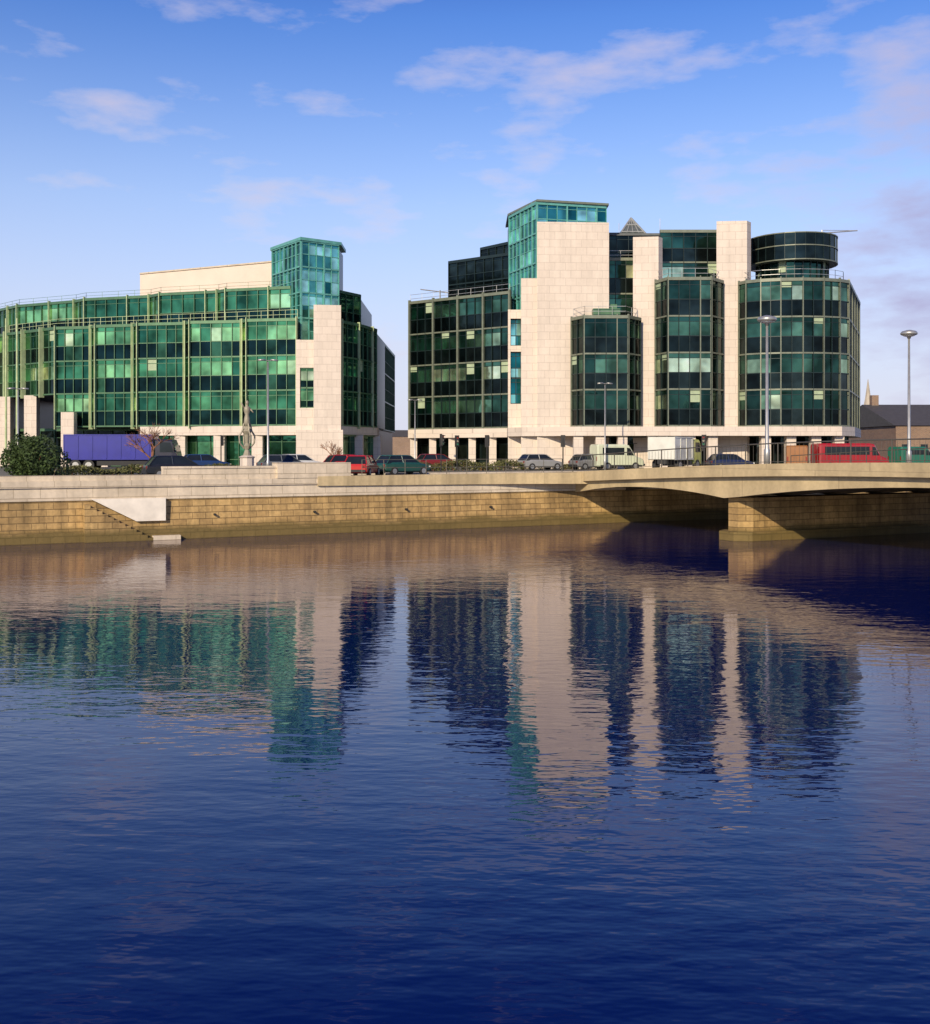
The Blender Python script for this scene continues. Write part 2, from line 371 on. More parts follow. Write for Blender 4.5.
# glazed tower
tp = [P(510, 112.5), P(537, 106.2), P(606, 108)]
multi(T, tp, 17.6, 2.9, 4, 1.0, sp='visT', vis='visT', fr='teal', bandmat='teal', blind=0.0, spf=0.5, major='teal', mj=3, mjw=0.14, mjo=0.1)
T.p('tower_core', 'dark').prism(inset(back(tp, 6), 0.2), 17.6, 29.1)
T.p('tower_cap', 'frameRl').prism([(tp[0][0]-0.25, tp[0][1]), (tp[1][0], tp[1][1]-0.3), (tp[2][0]+0.25, tp[2][1]-0.3), (tp[2][0]+0.25, tp[2][1]+6), (tp[0][0]-0.25, tp[0][1]+6)], 29.4, 29.6)
st = T.p('stone_walls', 'stone')
st.prism([P(537, 105), P(609, 105.4), P(609, 110), P(537, 110)], GZ, 27.2)
st.prism([P(521, 105.6), P(537.5, 105.6), P(537.5, 111), P(521, 111)], GZ, 21.8)
st.prism([P(508, 107.6), P(522, 107.6), P(522, 112), P(508, 112)], GZ, 9.6)
st.prism([P(508, 107.6), P(510.5, 107.6), P(510.5, 112), P(508, 112)], 9.6, 19.0)
st.prism([P(510.5, 107.62), P(522, 107.62), P(522, 112), P(510.5, 112)], 18.1, 18.98)
st.prism([P(510.5, 107.62), P(522, 107.62), P(522, 112), P(510.5, 112)], 14.8, 15.4)
facade(T, P(510.5, 108.1), P(521, 108.1), 9.6, 2.6, 2, 0.55, sp='visT', vis='visT', fr='frameR', blind=0)
facade(T, P(510.5, 108.1), P(521, 108.1), 15.4, 2.7, 1, 0.55, sp='visT', vis='visT', fr='frameR', blind=0)
# glazing behind
facade(T, P(605, 110), P(636, 110), 14.0, 3.45, 3, 1.15, **kr)
facade(T, P(605, 112), P(640, 112), 24.4, 2.9, 1, 1.2, sp='spR', vis='spR', fr='frameR', blind=0)
facade(T, P(660, 110), P(719, 110), 21.0, 3.1, 2, 1.15, **kr)
core.prism(back([P(600, 110.3), P(719, 110.3)], 20), 7.3, 24.3)
core.prism(back([P(607, 112.3), P(745, 112.3)], 16), 24.2, 27.2)
T.p('roof_deck', 'roof').prism(back([P(606, 111.8), P(746, 111.8)], 17), 27.21, 27.45)
railing(T.p('roof_railing', 'steel'), [P(605, 110), P(636, 110)], 24.4, 0.9, 1.3)
# bays
def bay(pts, nf, fh, top_rail=True, cw=1.1, dp=5):
    multi(T, pts, 7.3, fh, nf, cw, major='frameRl', mj=3, mjw=0.10, mjo=0.10, **kr)
    cx = sum(p[0] for p in pts)/len(pts)
    ins = [(x+(cx-x)*0.03, y+0.2) for x, y in pts]
    core.prism(back(ins, dp), 7.3, 7.3+nf*fh-0.05)
    T.p('roof_deck', 'roof').prism(back(ins, dp-0.5), 7.3+nf*fh-0.04, 7.3+nf*fh+0.05)
    if top_rail: railing(T.p('roof_railing', 'steel'), [(x+(cx-x)*0.06, y+0.5) for x, y in pts], 7.3+nf*fh+0.2, 0.95, 1.1)
bay([P(572, 104.7), P(584, 102.7), P(628, 102.7), P(640, 104.7)], 3, 3.43)
T.p('bay_planters', 'frameL').obox(P(606, 104.3), (1, 0), 2.6, 1.2, 17.7, 18.6)
T.p('bay_planters', 'frameL').obox(P(606, 106.5), (1, 0), 2.0, 1.2, 18.0, 19.3)
bay([P(656, 104.9), P(668, 102.7), P(711, 102.7), P(722.5, 104.8)], 4, 3.48, dp=6)
arc = []
ctr = P(794, 105.0)
for k in range(9):
    t = math.radians(180+k*180/8); arc.append((ctr[0]+5.3*math.cos(t), ctr[1]+2.7*math.sin(t)))
bay(arc, 4, 3.45, cw=1.1, dp=7)
e0 = arc[-1]; e1 = P(859, 120)
facade(T, e0, e1, 7.3, 3.47, 4, 1.3, major='frameRl', mj=3, mjw=0.1, mjo=0.1, **kr)
core.prism([(arc[0][0]+0.4, 106), (e0[0]-0.15, 106), (e1[0]-0.15, e1[1]), (e1[0]-0.15, 130), (arc[0][0]+0.4, 130)], 7.3, 21.02)
facade(T, e1, (e1[0]-1, e1[1]+20), 7.3, 3.47, 4, 1.5, **kr)
# pylons
for b0, b1, zt, d0 in ((633, 662.5, 25.8, 105.2), (716.5, 751, 27.3, 105.0)):
    st.prism([P(b0, d0+0.3), P(b1-4, d0), P(b1, d0+0.8), P(b1, d0+5.5), P(b0, d0+5.5)], GZ, zt)
# drum: recessed glazing under an overhanging curved cap
dc = P(792, 110.8); r0 = 4.4
def ringpts(r, n=28): return [(dc[0]+r*math.cos(math.pi+2*math.pi*k/n), dc[1]+r*math.sin(math.pi+2*math.pi*k/n)) for k in range(n+1)]
rp = ringpts(r0-0.9)
multi(T, rp, 21.0, 2.9, 1, 1.0, **{**kr, 'blind': 0.35, 'spf': 0.2})
dr = T.p('drum_cladding', 'spR')
rp = ringpts(r0, 28)
dr.prism(rp[:-1], 23.9, 26.5)
fr = T.p('drum_trim', 'frameR')
for k in range(28):
    c = rp[k]; u = ((c[0]-dc[0])/r0, (c[1]-dc[1])/r0)
    fr.obox(c, u, 0.12, 0.05, 23.85, 26.55)
for z_ in (23.8, 25.2, 26.45):
    T.p('drum_rims', 'frameRl').prism(ringpts(r0+0.09)[:-1], z_, z_+0.1)
# ground floor fascia + columns
out = [P(508, 107.2), P(522, 105.2), P(546, 104.6), P(574, 102.3), P(842, 101.9), P(855, 105), P(861, 119)]
st.prism(out+[(out[-1][0], 130), (out[0][0], 130)], 6.35, 7.3-0.08)
st.prism([(W0[0]-0.2, W0[1]-0.3), (W1[0], W1[1]-0.3), (W1[0], W1[1]+20), (W0[0]-0.2, W0[1]+20)], 6.3, 7.22)
facade(T, P(573, 105.5), P(848, 105.5), GZ, 3.1, 1, 1.8, sp='shop', vis='shop', fr='frameR', blind=0.0, spf=0.2)
facade(T, (W0[0]+0.6, W0[1]+1.5), (W1[0], W1[1]+1.5), GZ, 3.1, 1, 1.8, sp='shop', vis='shop', fr='frameR', blind=0.0, spf=0.2)
for b_ in (578, 600, 622, 662, 690, 712, 765, 790, 815, 838):
    st.obox(P(b_, 103), (1, 0), 0.9, 0.9, GZ, 6.36)
for k in range(6):
    t = k/5; c = (W0[0]+(W1[0]-W0[0])*t+0.4, W0[1]+(W1[1]-W0[1])*t+0.3)
    st.obox(c, (1, 0), 0.75, 0.8, GZ, 6.31)
# roof lantern: low lattice pyramid
lc = P(631, 121); hw = 2.5; zb = 27.4; zt = 31.0
lat = T.p('lantern_lattice', 'lattice')
cs = [(lc[0]-hw, lc[1]-hw), (lc[0]+hw, lc[1]-hw), (lc[0]+hw, lc[1]+hw), (lc[0]-hw, lc[1]+hw)]
for i in range(4):
    a, b = cs[i], cs[(i+1) % 4]
    lat.cyl((a[0], a[1], zb), (lc[0], lc[1], zt), 0.10, n=5)
    for h in (0.0, 0.25, 0.5, 0.75):
        pa = (a[0]+(lc[0]-a[0])*h, a[1]+(lc[1]-a[1])*h, zb+(zt-zb)*h); pb = (b[0]+(lc[0]-b[0])*h, b[1]+(lc[1]-b[1])*h, zb+(zt-zb)*h)
        lat.cyl(pa, pb, 0.08, n=5)
    for h in (0.25, 0.5, 0.75):
        lat.cyl((a[0]+(b[0]-a[0])*h, a[1]+(b[1]-a[1])*h, zb), (lc[0], lc[1], zt), 0.05, n=4)
T.p('lantern_glazing', 'lglass').loft([[(x+(lc[0]-x)*0.04, y+(lc[1]-y)*0.04, zb) for x, y in cs], [(x+(lc[0]-x)*0.97, y+(lc[1]-y)*0.97, zt-0.15) for x, y in cs]])
# roof cradles, vents and masts
ar = T.p('roof_cradle', 'steel')
a = P(822, 113); ar.cyl((a[0], a[1], 26.3), (a[0], a[1], 28), 0.08); ar.cyl((a[0]-1.2, a[1], 27.6), (a[0]+3.6, a[1]-0.3, 27.9), 0.06); ar.cyl((a[0], a[1], 28.0), (a[0]+3.6, a[1]-0.3, 27.9), 0.03)
ar.obox((a[0]-1, a[1]), (1, 0), 0.8, 0.6, 26.56, 27.1)
a = P(440, 121); ar.cyl((a[0], a[1], 21), (a[0], a[1], 22.9), 0.08); ar.cyl((a[0]-2.2, a[1], 23.0), (a[0]+1, a[1], 22.6), 0.06)
for b_, z_ in ((655, 27.4), (668, 27.4), (700, 27.4)):
    a = P(b_, 118); ar.obox(a, (1, 0), 1.0, 1.0, z_+0.06, z_+0.8)
a = P(660, 119); ar.cyl((a[0], a[1], 27.4), (a[0], a[1], 30.5), 0.03); a = P(619, 119); ar.cyl((a[0], a[1], 27.4), (a[0], a[1], 30), 0.03)
T.build((P(680, 112)[0], 112, GZ))

# ------------------------------------------------------------------ ground, water, roads
T = Thing('ground'); g = T.p('ground', 'ground')
def quadQ(pt, s0, s1, t0, t1, z):
    pt.face([(*Q(s0, t0), z), (*Q(s1, t0), z), (*Q(s1, t1), z), (*Q(s0, t1), z)])
quadQ(g, -4000, 4000, 0.3, 6000, GZ); quadQ(g, -4000, 4000, -6000, -61.5, GZ)
T.build(single=True)
T = Thing('water'); w = T.p('water', 'line'); quadQ(w, -4000, 4000, -62, 0.5, 0.0)
mw, nt, b = newmat('river_water')
out_ = nt.nodes['Material Output']; nt.nodes.remove(b)
geo = N(nt, 'ShaderNodeNewGeometry')
mp = N(nt, 'ShaderNodeMapping'); mp.inputs['Scale'].default_value = (0.75, 1.6, 1); mp.inputs['Rotation'].default_value = (0, 0, math.radians(10)); L(nt, geo.outputs['Position'], mp.inputs[0])
def nz(scale, det, src=None, dist=0.0):
    n = N(nt, 'ShaderNodeTexNoise'); n.inputs['Scale'].default_value = scale; n.inputs['Detail'].default_value = det; n.inputs['Distortion'].default_value = dist
    L(nt, src or mp.outputs[0], n.inputs['Vector']); return n.outputs['Fac']
patch = nz(0.06, 2, geo.outputs['Position'])
pr = ramp(nt, patch, [(0.35, (0.4,)*3), (0.65, (1.0,)*3)])
fine = math_(nt, 'MULTIPLY', nz(2.4, 2), pr.outputs[0])
b1 = N(nt, 'ShaderNodeBump'); b1.inputs['Distance'].default_value = 0.011; L(nt, fine, b1.inputs['Height'])
b2 = N(nt, 'ShaderNodeBump'); b2.inputs['Distance'].default_value = 0.016; L(nt, nz(0.5, 2), b2.inputs['Height']); L(nt, b1.outputs[0], b2.inputs['Normal'])
gl = N(nt, 'ShaderNodeBsdfGlossy'); gl.inputs['Roughness'].default_value = 0.03; gl.inputs['Color'].default_value = (1.0, 0.95, 0.90, 1); L(nt, b2.outputs[0], gl.inputs['Normal'])
df = N(nt, 'ShaderNodeBsdfDiffuse'); df.inputs['Color'].default_value = (0.0005, 0.007, 0.075, 1)
fz = N(nt, 'ShaderNodeFresnel'); fz.inputs['IOR'].default_value = 1.50; L(nt, b2.outputs[0], fz.inputs['Normal'])
ms = N(nt, 'ShaderNodeMixShader'); L(nt, fz.outputs[0], ms.inputs[0]); L(nt, df.outputs[0], ms.inputs[1]); L(nt, gl.outputs[0], ms.inputs[2]); L(nt, ms.outputs[0], out_.inputs[0])
T.parts['water'] = (w, mw); T.build(single=True)

BS = 35.5; BW = 20.0          # bridge start along quay, width
T = Thing('road'); r = T.p('asphalt', 'asphalt'); quadQ(r, -200, 260, 3.2, 10.2, GZ+0.004)
quadQ(r, 8, 20, 10.2, 140, GZ+0.004)
ln = T.p('lane_markings', 'line')
for k in range(-20, 60): quadQ(ln, k*4, k*4+2, 6.62, 6.74, GZ+0.008)
quadQ(ln, -200, 260, 3.5, 3.6, GZ+0.008); T.build()
T = Thing('pavement'); p = T.p('slabs', 'paving'); k = T.p('kerbs', 'coping')
def boxQ(pt, s0, s1, t0, t1, z0, z1): pt.prism([Q(s0, t0), Q(s1, t0), Q(s1, t1), Q(s0, t1)], z0, z1)
boxQ(p, -200, BS+2, 0.35, 3.0, 2.9, GZ+0.12); boxQ(p, BS+BW-2, 260, 0.35, 3.0, 2.9, GZ+0.12)
boxQ(k, -200, BS+2, 3.0, 3.18, 2.9, GZ+0.125); boxQ(k, BS+BW-2, 260, 3.0, 3.18, 2.9, GZ+0.125)
boxQ(p, -200, 8, 10.4, 14, 2.9, GZ+0.12); boxQ(p, 20, 260, 10.4, 12, 2.9, GZ+0.12)
boxQ(k, -200, 8, 10.22, 10.4, 2.9, GZ+0.125); boxQ(k, 20, 260, 10.22, 10.4, 2.9, GZ+0.125)
T.build()

# quay walls
T = Thing('quay_wall')
w = T.p('masonry', 'quay'); c = T.p('coping', 'coping')
def wallQ(pt, s0, s1, tb, tt, tin, z0, z1):
    a, b2_, c2, d2 = Q(s0, tb), Q(s1, tb), Q(s1, tin), Q(s0, tin); e, f = Q(s0, tt), Q(s1, tt)
    pt.loft([[(*a, z0), (*b2_, z0), (*c2, z0), (*d2, z0)], [(*e, z1), (*f, z1), (*c2, z1), (*d2, z1)]])
wallQ(w, -200, 260, -0.35, 0.0, 1.2, -3, 2.25)
wallQ(c, -200, 260, -0.08, -0.05, 0.36, 2.25, 2.95)
wallQ(c, -200, 260, -0.16, -0.16, 0.6, 2.95, 3.32)
wallQ(w, -200, 260, -0.62, -0.55, -0.2, -3, 0.55)
# raised parapets
wallQ(T.p('parapet', 'coping'), 8.4, 19.0, 0.0, 0.0, 0.42, 3.32, 3.95)
wallQ(T.p('parapet', 'coping'), 8.4, 19.0, -0.06, -0.06, 0.5, 3.95, 4.07)
wallQ(T.p('parapet', 'coping'), -2.5, 8.4, 0.0, 0.0, 0.42, 3.32, 3.62)
wallQ(T.p('parapet', 'coping'), 15.0, 19.6, -0.2, -0.2, 0.9, 3.33, 4.25)
# rendered landing with steps down to the water
pl = T.p('landing', 'paint')
def polyQ(pt, sz, t0, t1): pt.loft([[(*Q(s_, t0), z_) for s_, z_ in sz], [(*Q(s_, t1), z_) for s_, z_ in sz]])
polyQ(pl, [(4.5, 2.32), (8.5, 2.32), (8.5, 1.05), (6.9, 1.05)], -0.34, 0.0)
stp = T.p('steps', 'quay')
for i in range(12):
    wallQ(stp, 4.1+i*0.3, 4.1+(i+1)*0.3, -0.95, -0.95, -0.1, -1.0, 2.2-(i+1)*0.17)
wallQ(T.p('steps_kerb', 'coping'), 7.7, 9.2, -0.95, -0.95, -0.1, -1.0, 0.25)
ld = T.p('ladders', 'rail')
for s_ in (-12.0, 80):
    for o in (0, 0.4):
        x, y = Q(s_+o, -0.42); ld.cyl((x, y, -0.5), (x, y, 3.2), 0.03, n=5)
    for i in range(12):
        ld.cyl((*Q(s_, -0.42), -0.3+i*0.3), (*Q(s_+0.4, -0.42), -0.3+i*0.3), 0.02, n=4)
# weep holes and mooring rings
for s_ in range(-20, 34, 6):
    T.p('weep_pipes', 'black').cyl((*Q(s_+1.3, -0.05), 1.3), (*Q(s_+1.3, -0.30), 1.3), 0.07, n=8)
T.build((Q0[0], Q0[1], 0))
T = Thing('quay_wall')
w = T.p('masonry', 'quay'); c = T.p('coping', 'coping')
wallQ(w, -200, 260, -61.1, -61.2, -61.8, -3, 2.9); wallQ(c, -200, 260, -61.05, -61.05, -61.7, 2.9, 3.24)
T.build((0, -1, 0))

T = Thing('quay_railing'); rl = T.p('rail', 'rail')
railing(rl, [Q(20.5, 0.25), Q(BS-0.5, 0.25)], 3.40, 1.0, 1.4, 0.028); T.build(single=True)

# ------------------------------------------------------------------ bridge
T = Thing('road_bridge')
LEN = 61.0; U1 = 15.3; U2 = LEN-U1
def Bz(u): return 3.36+0.93*math.sin(math.pi*u/LEN)
def Bd(u):   # girder depth
    if u > LEN/2: u = LEN-u
    if u < U1: t = u/U1; return 0.95+0.75*max(0, (t-0.35)/0.65)**2+0.3*max(0, (0.35-t)/0.35)**2
    t = abs((u-LEN/2)/(LEN/2-U1)); return 0.95+0.75*t*t
def BP(u, w): return Q(BS+w, -u)
con = T.p('edge_beams', 'concrete'); gir = T.p('girders', 'concrete'); dk = T.p('deck', 'asphalt'); sf = T.p('soffit', 'soffit'); pv = T.p('footways', 'paving')
n = 48
def sweep(pt, w0, w1, ft, fb):
    loops = []
    for i in range(n+1):
        u = -0.3+(LEN+0.6)*i/n; uu = min(max(u, 0), LEN)
        a, b_ = BP(u, w0), BP(u, w1); zt, zb = ft(uu), fb(uu)
        loops.append([(*a, zb), (*b_, zb), (*b_, zt), (*a, zt)])
    pt.loft(loops)
for w0, w1 in ((0, 0.5), (BW-0.5, BW)):
    sweep(con, w0, w1, lambda u: Bz(u)+0.15, lambda u: Bz(u)-0.50)
for w0, w1 in ((0.38, 0.9), (BW-0.9, BW-0.38)):
    sweep(gir, w0, w1, lambda u: Bz(u)-0.49, lambda u: Bz(u)-Bd(u))
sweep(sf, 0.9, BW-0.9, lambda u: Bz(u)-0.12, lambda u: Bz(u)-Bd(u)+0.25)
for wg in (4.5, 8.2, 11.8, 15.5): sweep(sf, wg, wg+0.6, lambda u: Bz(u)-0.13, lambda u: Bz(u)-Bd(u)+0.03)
sweep(dk, 0.5, BW-0.5, lambda u: Bz(u)-0.02, lambda u: Bz(u)-0.10)
for w0, w1 in ((0.5, 3.0), (BW-3.0, BW-0.5)): sweep(pv, w0, w1, lambda u: Bz(u)+0.11, lambda u: Bz(u)-0.03)
# flared approach along the quay: edge beam sweeping into the quay coping
ap = T.p('approach_beam', 'concrete'); loops = []
for i in range(25):
    t = i/24; s_ = 17.5+(BS+0.6-17.5)*t; o = -0.22-1.5*max(0, (t-0.55)/0.45)**2
    zb = 2.85-0.10*t; zt = 3.42+0.09*t
    loops.append([(*Q(s_, o), zb), (*Q(s_, 0.34), zb), (*Q(s_, 0.34), zt), (*Q(s_, o), zt)])
ap.loft(loops)
pr_ = T.p('piers', 'quay')
for uc in (U1, U2):
    pts = [BP(uc-0.8, 1.6), BP(uc-0.4, 0.9), BP(uc+0.4, 0.9), BP(uc+0.8, 1.6), BP(uc+0.8, BW-1.6), BP(uc+0.4, BW-0.9), BP(uc-0.4, BW-0.9), BP(uc-0.8, BW-1.6)]
    pr_.prism(pts, -3, Bz(uc)-Bd(uc)+0.05)
    pts = [BP(uc-1.2, 1.2), BP(uc-0.6, 0.4), BP(uc+0.6, 0.4), BP(uc+1.2, 1.2), BP(uc+1.2, BW-1.2), BP(uc+0.6, BW-0.4), BP(uc-0.6, BW-0.4), BP(uc-1.2, BW-1.2)]
    pr_.prism(pts, -3, 0.5)
rl = T.p('railings', 'rail')
for w_ in (0.2, BW-0.2):
    m = 200
    for i in range(m):
        u = LEN*i/m; x, y = BP(u, w_); z = Bz(u)+0.15
        if i % 8 == 0: rl.cyl((x, y, z), (x, y, z+1.08), 0.035, n=5)
        else: rl.cyl((x, y, z+0.1), (x, y, z+0.98), 0.010, n=3, cap=False)
        x2, y2 = BP(u+LEN/m, w_); z2 = Bz(u+LEN/m)+0.15
        rl.cyl((x, y, z+1.05), (x2, y2, z2+1.05), 0.035, n=5, cap=False); rl.cyl((x, y, z+0.1), (x2, y2, z2+0.1), 0.018, n=4, cap=False)
T.build((*BP(30, 10), 0))

# ------------------------------------------------------------------ street lamps
def lamp(x, y, z, h, head='disc', r=0.09):
    T = Thing('street_lamp')
    T.p('pole', 'steel').lathe((0, 0, 0), [(r*1.9, 0), (r*1.9, 0.9), (r*1.2, 1.0), (r*0.7, h)], 10)
    if head == 'disc':
        T.p('luminaire', 'steel').lathe((0, 0, h), [(0.08, -0.25), (0.14, -0.1), (0.5, 0.02), (0.55, 0.12), (0.45, 0.25), (0.12, 0.34), (0.0, 0.35)], 18)
        T.p('diffuser', 'lens_w').lathe((0, 0, h), [(0.1, -0.12), (0.34, -0.06), (0.42, 0.0)], 18)
    else:
        T.p('arms', 'steel').cyl((-0.5, 0, h+0.1), (0.5, 0, h+0.1), 0.035, n=6)
        for sx in (-1, 1): T.p('luminaire', 'steel').loft([[(sx*0.2, -0.1, h+0.1), (sx*0.2, 0.1, h+0.1), (sx*0.2, 0.1, h+0.2), (sx*0.2, -0.1, h+0.2)], [(sx*0.7, -0.12, h+0.05), (sx*0.7, 0.12, h+0.05), (sx*0.7, 0.12, h+0.16), (sx*0.7, -0.12, h+0.16)]])
    T.build((x, y, z), 0.3, local=True, smooth=('pole', 'luminaire'))
c = P(767, 60.5); lamp(c[0], c[1], 4.1, 8.1)
c = P(909, 71); lamp(c[0], c[1], 4.0, 8.55)
c = P(1010, 48); lamp(c[0], c[1], 4.4, 8.2)
c = P(268, 76); lamp(c[0], c[1], GZ+0.1, 7.9, 'arm', 0.07)
c = P(605, 96); lamp(c[0], c[1], GZ, 7.6, 'arm', 0.06)
c = P(415, 104); lamp(c[0], c[1], GZ, 6.5, 'arm', 0.06)
c = P(18, 76); lamp(c[0], c[1], GZ, 6.0, 'arm', 0.06)

def tlight(x, y, z, rot):
    T = Thing('traffic_light')
    T.p('pole', 'black').cyl((0, 0, 0), (0, 0, 2.7), 0.05, n=8)
    T.p('backing_board', 'black').box(-0.19, 0.19, -0.03, 0.03, 1.95, 2.95)
    T.p('housing', 'black').box(-0.13, 0.13, -0.2, -0.031, 2.05, 2.88)
    for i, m in enumerate(('lens_g', 'bronze', 'lens_r')):
        T.p('lens_%d' % i, m).cyl((0, -0.2, 2.19+i*0.27), (0, -0.22, 2.19+i*0.27), 0.08, n=12)
        T.p('hood_%d' % i, 'black').cyl((0, -0.2, 2.29+i*0.27), (0, -0.36, 2.28+i*0.27), 0.03, n=6)
    T.build((x, y, z), rot, local=True)
for b_, d_, r_ in ((441, 84, 1.2), (457, 92, 0.3), (487, 90, 2.6), (704, 88, -0.4), (221, 90, 1.9), (563, 90, 3.0)):
    c = P(b_, d_); tlight(c[0], c[1], GZ+0.1, r_)

# sculpture column
T = Thing('sculpture_column')
T.p('pedestal', 'stone').lathe((0, 0, 0), [(0.7, 0), (0.7, 0.3), (0.5, 0.35), (0.5, 1.2), (0.6, 1.3), (0.35, 1.4)], 8)
bz = T.p('bronze_shaft', 'bronze')
bz.lathe((0, 0, 1.4), [(0.3, 0), (0.16, 0.4), (0.24, 0.7), (0.13, 0.9), (0.2, 1.5), (0.34, 1.75), (0.2, 1.95), (0.14, 2.2)], 10)
for k in range(4):
    t = k*math.pi/2+0.4; ca, sa = math.cos(t), math.sin(t)
    pts = [(0.2, 1.9), (0.55, 2.3), (0.6, 2.8), (0.35, 3.2), (0.25, 3.7)]
    for (r1, z1), (r2, z2) in zip(pts, pts[1:]): bz.cyl((ca*r1, sa*r1, z1), (ca*r2, sa*r2, z2), 0.07, 0.06, 6)
fg = T.p('figure', 'bronze')
fg.lathe((0, 0, 3.5), [(0.16, 0), (0.24, 0.25), (0.2, 0.6), (0.14, 0.85), (0.23, 1.1), (0.24, 1.35), (0.09, 1.5), (0.08, 1.56), (0.13, 1.66), (0.12, 1.8), (0.04, 1.88)], 10)
fg.cyl((0.2, 0, 4.8), (0.45, -0.1, 4.5), 0.07, 0.05, 6); fg.cyl((-0.2, 0, 4.8), (-0.4, -0.15, 5.2), 0.07, 0.05, 6)
c = P(247, 78); T.build((c[0], c[1], GZ), 0.2, local=True, smooth=('figure',))

# ------------------------------------------------------------------ vehicles
def wheels(T, xs, hw, r, wd=0.2):
    tw = T.p('tyres', 'black'); hb = T.p('hubs', 'steel')
    for x in xs:
        for s_ in (-1, 1):
            tw.cyl((x, s_*(hw-wd), r), (x, s_*hw, r), r, n=18); hb.cyl((x, s_*hw, r), (x, s_*(hw+0.015), r), r*0.6, n=12)
def sect(x, hw, z0, z1, ch=0.1):
    return [(x, -hw+ch, z0), (x, hw-ch, z0), (x, hw, z0+ch), (x, hw, z1-ch*1.4), (x, hw-ch, z1), (x, -hw+ch, z1), (x, -hw, z1-ch*1.4), (x, -hw, z0+ch)]
def car(name, col, x, y, z, rot):
    T = Thing(name); m = carpaint(name+'_paint', col)
    T.p('body', m).loft([sect(-2.08, .70, .40, .72), sect(-2.0, .80, .28, .86), sect(-1.3, .85, .22, .93), sect(0, .86, .22, .92), sect(.9, .85, .22, .90), sect(1.7, .80, .24, .76), sect(2.02, .72, .30, .64), sect(2.1, .62, .36, .56)])
    T.p('cabin_glass', 'carglass').loft([[(-1.9, -.76, .86), (1.05, -.76, .86), (1.05, .76, .86), (-1.9, .76, .86)], [(-1.45, -.58, 1.38), (.25, -.58, 1.38), (.25, .58, 1.38), (-1.45, .58, 1.38)]])
    T.p('roof', m).loft([[(-1.5, -.61, 1.37), (.3, -.61, 1.37), (.3, .61, 1.37), (-1.5, .61, 1.37)], [(-1.35, -.5, 1.44), (.1, -.5, 1.44), (.1, .5, 1.44), (-1.35, .5, 1.44)]])
    pl = T.p('pillars', m)
    for s_ in (-1, 1):
        for (xb, xt) in ((-1.9, -1.47), (-.45, -.5), (1.05, .27)): pl.cyl((xb, s_*.765, .86), (xt, s_*.60, 1.39), .035, n=5)
    wheels(T, (-1.3, 1.3), .87, .31)
    for s_ in (-1, 1):
        T.p('headlamps', 'lens_w').obox((2.0, s_*.55), (1, 0), .12, .28, .52, .66); T.p('tail_lamps', 'lens_r').obox((-2.04, s_*.62), (1, 0), .08, .2, .6, .8)
    T.p('bumpers', 'black').obox((2.06, 0), (1, 0), .16, 1.35, .3, .44); T.p('bumpers', 'black').obox((-2.04, 0), (1, 0), .16, 1.45, .34, .5)
    T.build((x, y, z), rot, local=True)
def van(name, col, x, y, z, rot, ln=5.4, h=2.2, roofcol=None):
    T = Thing(name); m = carpaint(name+'_paint', col); hl = ln/2
    T.p('body', m).loft([sect(-hl, .88, .35, h-.1), sect(-hl+.15, .95, .3, h), sect(hl-1.9, .95, .3, h), sect(hl-1.5, .95, .3, h-.1), sect(hl-.85, .93, .3, 1.25), sect(hl-.15, .88, .32, 1.0), sect(hl, .8, .4, .85)])
    gw = T.p('window_panes', 'carglass')
    gw.face([(hl-1.44, -.72, h-.16), (hl-1.44, .72, h-.16), (hl-.84, .78, 1.30), (hl-.84, -.78, 1.30)])
    for s_ in (-1, 1):
        gw.face([(hl-1.75, s_*.965, 1.3), (hl-1.05, s_*.965, 1.3), (hl-1.45, s_*.965, h-.35), (hl-1.75, s_*.965, h-.3)])
        gw.face([(-hl+.5, s_*.965, 1.35), (hl-2.0, s_*.965, 1.35), (hl-2.0, s_*.965, h-.3), (-hl+.5, s_*.965, h-.3)])
        T.p('headlamps', 'lens_w').obox((hl-.05, s_*.62), (1, 0), .12, .25, .62, .8); T.p('tail_lamps', 'lens_r').obox((-hl, s_*.8), (1, 0), .05, .12, .8, 1.2)
        T.p('sill_trim', 'black').obox((0, s_*.955), (1, 0), ln-.6, .04, .3, .45)
    wheels(T, (-hl+1.0, hl-.9), .97, .34)
    T.p('bumpers', 'black').obox((hl+.02, 0), (1, 0), .14, 1.7, .35, .55)
    T.build((x, y, z), rot, local=True)
